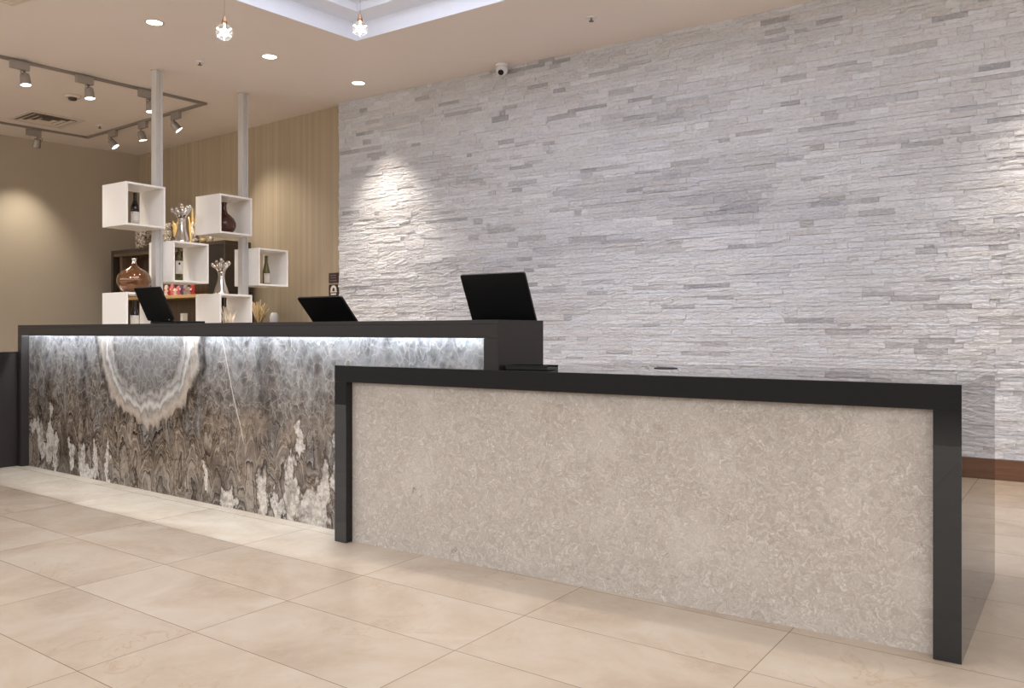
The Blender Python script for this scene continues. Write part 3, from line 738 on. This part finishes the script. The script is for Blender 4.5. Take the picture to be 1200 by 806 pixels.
heads = [  # x, y, along rail angle, aim point, label
    ((-8.275, 3.93), 85, (-7.9, 4.2, 0.0), 'silver track spotlight farthest left on the near rail, pointing straight down'),
    ((-8.222, 4.52), 85, (-7.9, 4.75, 0.0), 'silver track spotlight in the middle of the near rail'),
    ((-8.185, 5.16), 85, (-7.85, 5.3, 0.0), 'silver track spotlight half hidden behind the near aluminium post'),
    ((-8.72, 5.87), 177, (-8.03, 6.86, 2.0), 'silver track spotlight right of the near post, pointing at the tan wall'),
    ((-9.44, 5.91), 177, (-9.3, 6.35, 1.6), 'silver track spotlight left of the near post, pointing down at the back bar'),
    ((-10.16, 5.95), 177, (-9.4, 6.7, 2.0), 'silver track spotlight seen edge on near the corner of the track'),
    ((-10.935, 5.36), 84, (-11.65, 5.50, 1.8), 'silver track spotlight on the far rail, turned to the taupe wall'),
]
head_lights = []
for (x, y), ra, target, lab in heads:
    t = thing('track_spotlight', lab, 'spotlight', (x, y, ZR - 0.001), R(ra), 'track spotlights')
    MB().box(-0.085, 0.085, -0.02, 0.02, -0.075, -0.001).build('adapter_box', M['head'], t, bevel=0.003)
    loc = Vector((0.045, 0, -0.075))
    MB().tube([(0.045, 0, -0.0755), (0.045, 0, -0.105)], 0.009, 10).build('stem', M['head'], t)
    rot = Matrix.Rotation(-R(ra), 3, 'Z')
    piv = Vector((0.045, 0, -0.125))
    world_p = Vector((x, y, ZR)) + Matrix.Rotation(R(ra), 3, 'Z') @ piv
    d = rot @ (Vector(target) - world_p).normalized()
    q = d.to_track_quat('-Z', 'Y')
    h = MB().lathe([(0.018, 0.026), (0.036, 0.020), (0.042, 0.0), (0.046, -0.060), (0.049, -0.085), (0.047, -0.088), (0.044, -0.084)], 0, 0, 24).build('lamp_head', M['head'], t, loc=piv)
    h.rotation_euler = q.to_euler()
    lens = MB().lathe([(0.030, -0.0885), (0.044, -0.086), (0.044, -0.0845)], 0, 0, 24).build('lens', M['lamp'], h); lens['label'] = 'bright lit lens'
    MB().tube([(0.052, 0, 0.0), (0.056, 0, 0.03), (0.03, 0, 0.042), (0, 0, 0.030)], 0.006, 8).tube([(0.052, 0, 0.0), (0.04, 0, 0.0)], 0.009, 8).build('yoke', M['head'], h)
    head_lights.append((world_p + (Vector(target) - world_p).normalized() * 0.115, Vector(target)))

def downlight(x, y, label):
    t = thing('downlight', label, 'ceiling light', (x, y, H_CEIL), 0, 'recessed downlights')
    MB().lathe([(0.062, -0.0008), (0.074, -0.0008), (0.074, -0.005), (0.064, -0.006), (0.062, -0.0008)], 0, 0, 36, cap=False).build('trim_ring', M['vent'], t)
    MB().lathe([(0.0615, -0.0035), (0.0615, -0.0008)], 0, 0, 36).build('lens', M['lamp'], t)['label'] = 'bright lit lens'
downlight(-6.38, 4.096, 'recessed ceiling downlight nearest the left crystal pendant, first in the row of three')
downlight(-6.287, 5.207, 'recessed ceiling downlight in the middle of the row of three')
downlight(-6.201, 6.274, 'recessed ceiling downlight closest to the stacked stone wall')

t = thing('air_vent', 'square beige air diffuser in the ceiling inside the lighting track', 'vent', (-10.37, 5.23, H_CEIL), R(-3))
s = 0.315
mb = MB(); mb.box(-s, s, -s, -s + 0.05, -0.014, -0.001).box(-s, s, s - 0.05, s, -0.014, -0.001).box(-s, -s + 0.05, -s + .05, s - .05, -0.014, -0.001).box(s - 0.05, s, -s + .05, s - .05, -0.014, -0.001).build('frame', M['vent'], t, bevel=0.003)
MB().box(-s + .051, s - .051, -s + .051, s - .051, -0.004, -0.001).build('backing', M['slot'], t)
for k, q in enumerate((0.235, 0.165, 0.095)):
    mb = MB(); w = 0.036
    ro = [(-q, -q), (q, -q), (q, q), (-q, q)]; ri = [(-q + w, -q + w), (q - w, -q + w), (q - w, q - w), (-q + w, q - w)]
    ring(mb.bm, ro, -0.016, ri, -0.006); ring(mb.bm, ri, -0.006, ri, -0.0045); ring(mb.bm, ri, -0.0045, ro, -0.0145); ring(mb.bm, ro, -0.0145, ro, -0.016)
    mb.build('louvre', M['vent'], t)

t = thing('smoke_detector', 'small round smoke detector on the ceiling above the air diffuser', 'smoke detector', (-9.09, 4.867, H_CEIL))
MB().lathe([(0.085, -0.0008), (0.085, -0.014), (0.072, -0.026)], 0, 0, 32).build('base', M['vent'], t)
MB().lathe([(0.045, -0.0262), (0.040, -0.048), (0.020, -0.054)], 0, 0, 28).build('sensor', M['unitdark'], t)['label'] = 'dark sensor tip'
def sprinkler(x, y, label):
    t = thing('ceiling_sprinkler', label, 'sprinkler', (x, y, H_CEIL), 0, 'ceiling sprinklers')
    MB().lathe([(0.042, -0.0008), (0.040, -0.007), (0.016, -0.010)], 0, 0, 24).build('escutcheon', M['plastic'], t)
    MB().tube([(0, 0, -0.0102), (0, 0, -0.032)], 0.007, 10).build('nozzle', M['slot'], t)
    mb = MB().lathe([(0.020, -0.0325), (0.020, -0.036)], 0, 0, 16); mb.build('deflector', M['slot'], t)
sprinkler(-6.952, 4.932, 'ceiling sprinkler left of the middle downlight')
sprinkler(-10.129, 5.762, 'ceiling sprinkler inside the corner of the lighting track')
sprinkler(-3.344, 6.034, 'ceiling sprinkler above the middle of the stacked stone wall')
t = thing('ceiling_speaker', 'square beige grille in the ceiling at the top left edge', 'speaker', (-6.80, 3.12, H_CEIL), R(5))
MB().box(-0.15, 0.15, -0.15, 0.15, -0.012, -0.001).build('frame', M['vent'], t, bevel=0.004)
mb = MB()
for i in range(7): mb.box(-0.12, 0.12, -0.115 + i * 0.036, -0.101 + i * 0.036, -0.0165, -0.0122)
mb.build('grille', M['vent'], t)
t = thing('ceiling_camera', 'white dome security camera where the ceiling meets the stone wall', 'camera', (-4.63, 6.60, H_CEIL))
MB().lathe([(0.064, -0.0008), (0.064, -0.02), (0.060, -0.028)], 0, 0, 32).build('base', M['plastic'], t)
MB().ball((0, 0, -0.060), 0.058, 3).build('eyeball', M['plastic'], t)
dv = Vector((0.28, -0.62, -0.52)).normalized(); q = dv.to_track_quat('Z', 'Y').to_matrix().to_4x4(); mt = Matrix.Translation((0, 0, -0.060)) @ q
MB().lathe([(0.036, 0.0455), (0.036, 0.060), (0.029, 0.062)], 0, 0, 24, mt).build('lens_ring', M['plastic'], t)
MB().lathe([(0.028, 0.0622), (0.024, 0.064), (0.012, 0.066)], 0, 0, 24, mt).build('lens', M['blackg'], t)

def pendant(x, y, z, ztop, label):
    t = thing('crystal_pendant', label, 'pendant light', (x, y, z), 0, 'crystal globe pendants')
    MB().ball((0, 0, 0), 0.058, 3).build('globe', M['crystal'], t)
    mb = MB(); rnd = random.Random(3)
    for k in range(6):
        a = PI * k / 3 + 0.5; mb.tube([(0, 0, 0), (0.052 * math.cos(a) * .82, 0.052 * math.cos(a) * .57, 0.052 * math.sin(a))], [0.007, 0.002], 6)  # glowing rods stand in for the star-shaped glare around the bulb
    mb.ball((0, 0, 0), 0.024, 2); mb.build('starburst', M['spark'], t)['label'] = 'lit bulb with lens flare modelled as a filament'
    MB().lathe([(0.012, 0.0585), (0.021, 0.064), (0.017, 0.085), (0.010, 0.105), (0.006, 0.118)], 0, 0, 20).build('socket', M['brass'], t)['label'] = 'brass socket'
    MB().tube([(0, 0, 0.1182), (0, 0, ztop - z - 0.001)], 0.0014, 8).build('wire', M['cord'], t)
pendant(-5.0217, 3.7623, 3.126, 3.90, 'lit crystal globe pendant on a thin wire left of the ceiling recess')
pendant(-4.6715, 4.745, 3.37, 3.90, 'lit crystal globe pendant hanging in front of the white corner of the ceiling recess')

# ------------------------------------------------------------------ lights
def spot(name, loc, target, watts, size, blend=0.6, col=(1, .86, .68), rad=0.04):
    L = bpy.data.lights.new(name, 'SPOT'); L.energy = watts; L.spot_size = R(size); L.spot_blend = blend; L.color = col; L.shadow_soft_size = rad
    o = bpy.data.objects.new(name, L); COL.objects.link(o); o.location = loc; aim(o, target); return o
def area(name, loc, target, watts, sx, sy, col=(1, 1, 1)):
    L = bpy.data.lights.new(name, 'AREA'); L.shape = 'RECTANGLE'; L.size = sx; L.size_y = sy; L.energy = watts; L.color = col
    o = bpy.data.objects.new(name, L); COL.objects.link(o); o.location = loc; aim(o, target); return o
HW = [80, 90, 90, 62, 110, 60, 75]
for (p, tg), w in zip(head_lights, HW): spot('track_lamp', p, tg, w, 70, 1.0, (1, .91, .77))
for x, y in ((-6.38, 4.096), (-6.287, 5.207)): spot('down_lamp', (x, y, 3.565), (x, y, 0), 60, 80, 0.8)
spot('down_lamp', (-6.2, 6.20, 3.565), (-6.15, 6.46, 0), 300, 72, 1.0, (1, .90, .76))
spot('down_lamp', (0.08, 6.20, 3.565), (0.05, 6.46, 0), 240, 72, 1.0, (1, .88, .72))
# added fill spots over the visitors' side, without fittings
for x in (-5.6, -3.4, -1.2, 1.0):
    for y in (-0.6, 0.6 if x > -1 else 0.4):
        spot('lobby_fill', (x, y, 3.565), (x, y, 0), 5, 120, 1.0, (1, .90, .77), 0.1)
for x, y, p_ in ((-9.4, 2.2, 110), (-9.2, 4.6, 110), (-5.2, 4.6, 90), (-3.0, 5.2, 60)):
    spot('bounce_fill', (x, y, 3.5), (x, y, 0), p_ * 1.85, 100, 1.0, (1, .93, .83), 0.1)  # unseen spots added to lift the back area and bounce onto the ceiling
for x in (-4.4, -2.8, -1.2, 0.5):
    spot('counter_lamp', (x, 3.55, 3.86), (x, 3.2, 0), 75, 80, 0.8, (1, .93, .84), 0.05)
spot('lobby_fill', (-5.6, 1.6, 3.56), (-7.5, 5.1, 1.7), 110, 70, 1.0, (1, .96, .92), 0.1)  # extra fill, added out of view to brighten the cube shelves
# cool light of the ceiling recess
area('cove_lamp', (-3.1, 3.1, 3.895), (-3.1, 3.1, 0), 90, 4.0, 3.6, (.86, .90, 1.0))

area('cove_uplight', (-3.1, 3.1, 3.70), (-3.1, 3.1, 5), 55, 3.6, 3.2, (.84, .88, 1.0))
w = bpy.data.worlds.new('lobby'); SC.world = w; w.use_nodes = True
wt = w.node_tree; bg = wt.nodes['Background']; bg.inputs[1].default_value = 2.35
tc = wt.nodes.new('ShaderNodeTexCoord'); sx = wt.nodes.new('ShaderNodeSeparateXYZ'); wt.links.new(tc.outputs['Generated'], sx.inputs[0])
mr = wt.nodes.new('ShaderNodeMapRange'); mr.inputs[1].default_value = -0.3; mr.inputs[2].default_value = 0.3; wt.links.new(sx.outputs[2], mr.inputs[0])
cr = wt.nodes.new('ShaderNodeValToRGB'); wt.links.new(mr.outputs[0], cr.inputs[0]); wt.links.new(cr.outputs[0], bg.inputs[0])
E_ = cr.color_ramp.elements      # ambient fill shaped by elevation: bright below, dim middle, bright above
E_[0].position = 0.15; E_[0].color = (0.85, 0.79, 0.72, 1); E_[1].position = 0.72; E_[1].color = (0.97, 0.98, 1.0, 1)
for p_, c_ in ((0.36, (0.16, 0.15, 0.145, 1)), (0.56, (0.16, 0.15, 0.145, 1))):
    e_ = E_.new(p_); e_.color = c_

# ------------------------------------------------------------------ camera
cam = bpy.data.cameras.new('camera'); co = bpy.data.objects.new('camera', cam); COL.objects.link(co)
co.location = (0, 0, 1.02); co.rotation_euler = (R(90), 0, R(34.36))
cam.sensor_width = 36; cam.lens = 990 / 1200 * 36; cam.shift_y = -14 / 1200
cam.clip_start = 0.05
SC.camera = co

vs = SC.view_settings
vs.view_transform = 'Standard'; vs.look = 'None'; vs.gamma = 1.0; vs.use_curve_mapping = False; vs.exposure = 0.2
SC.cycles.use_denoising = True
SC.cycles.max_bounces = 8; SC.cycles.diffuse_bounces = 4; SC.cycles.glossy_bounces = 4
SC.cycles.caustics_reflective = False; SC.cycles.caustics_refractive = False
SC.cycles.sample_clamp_indirect = 6.0
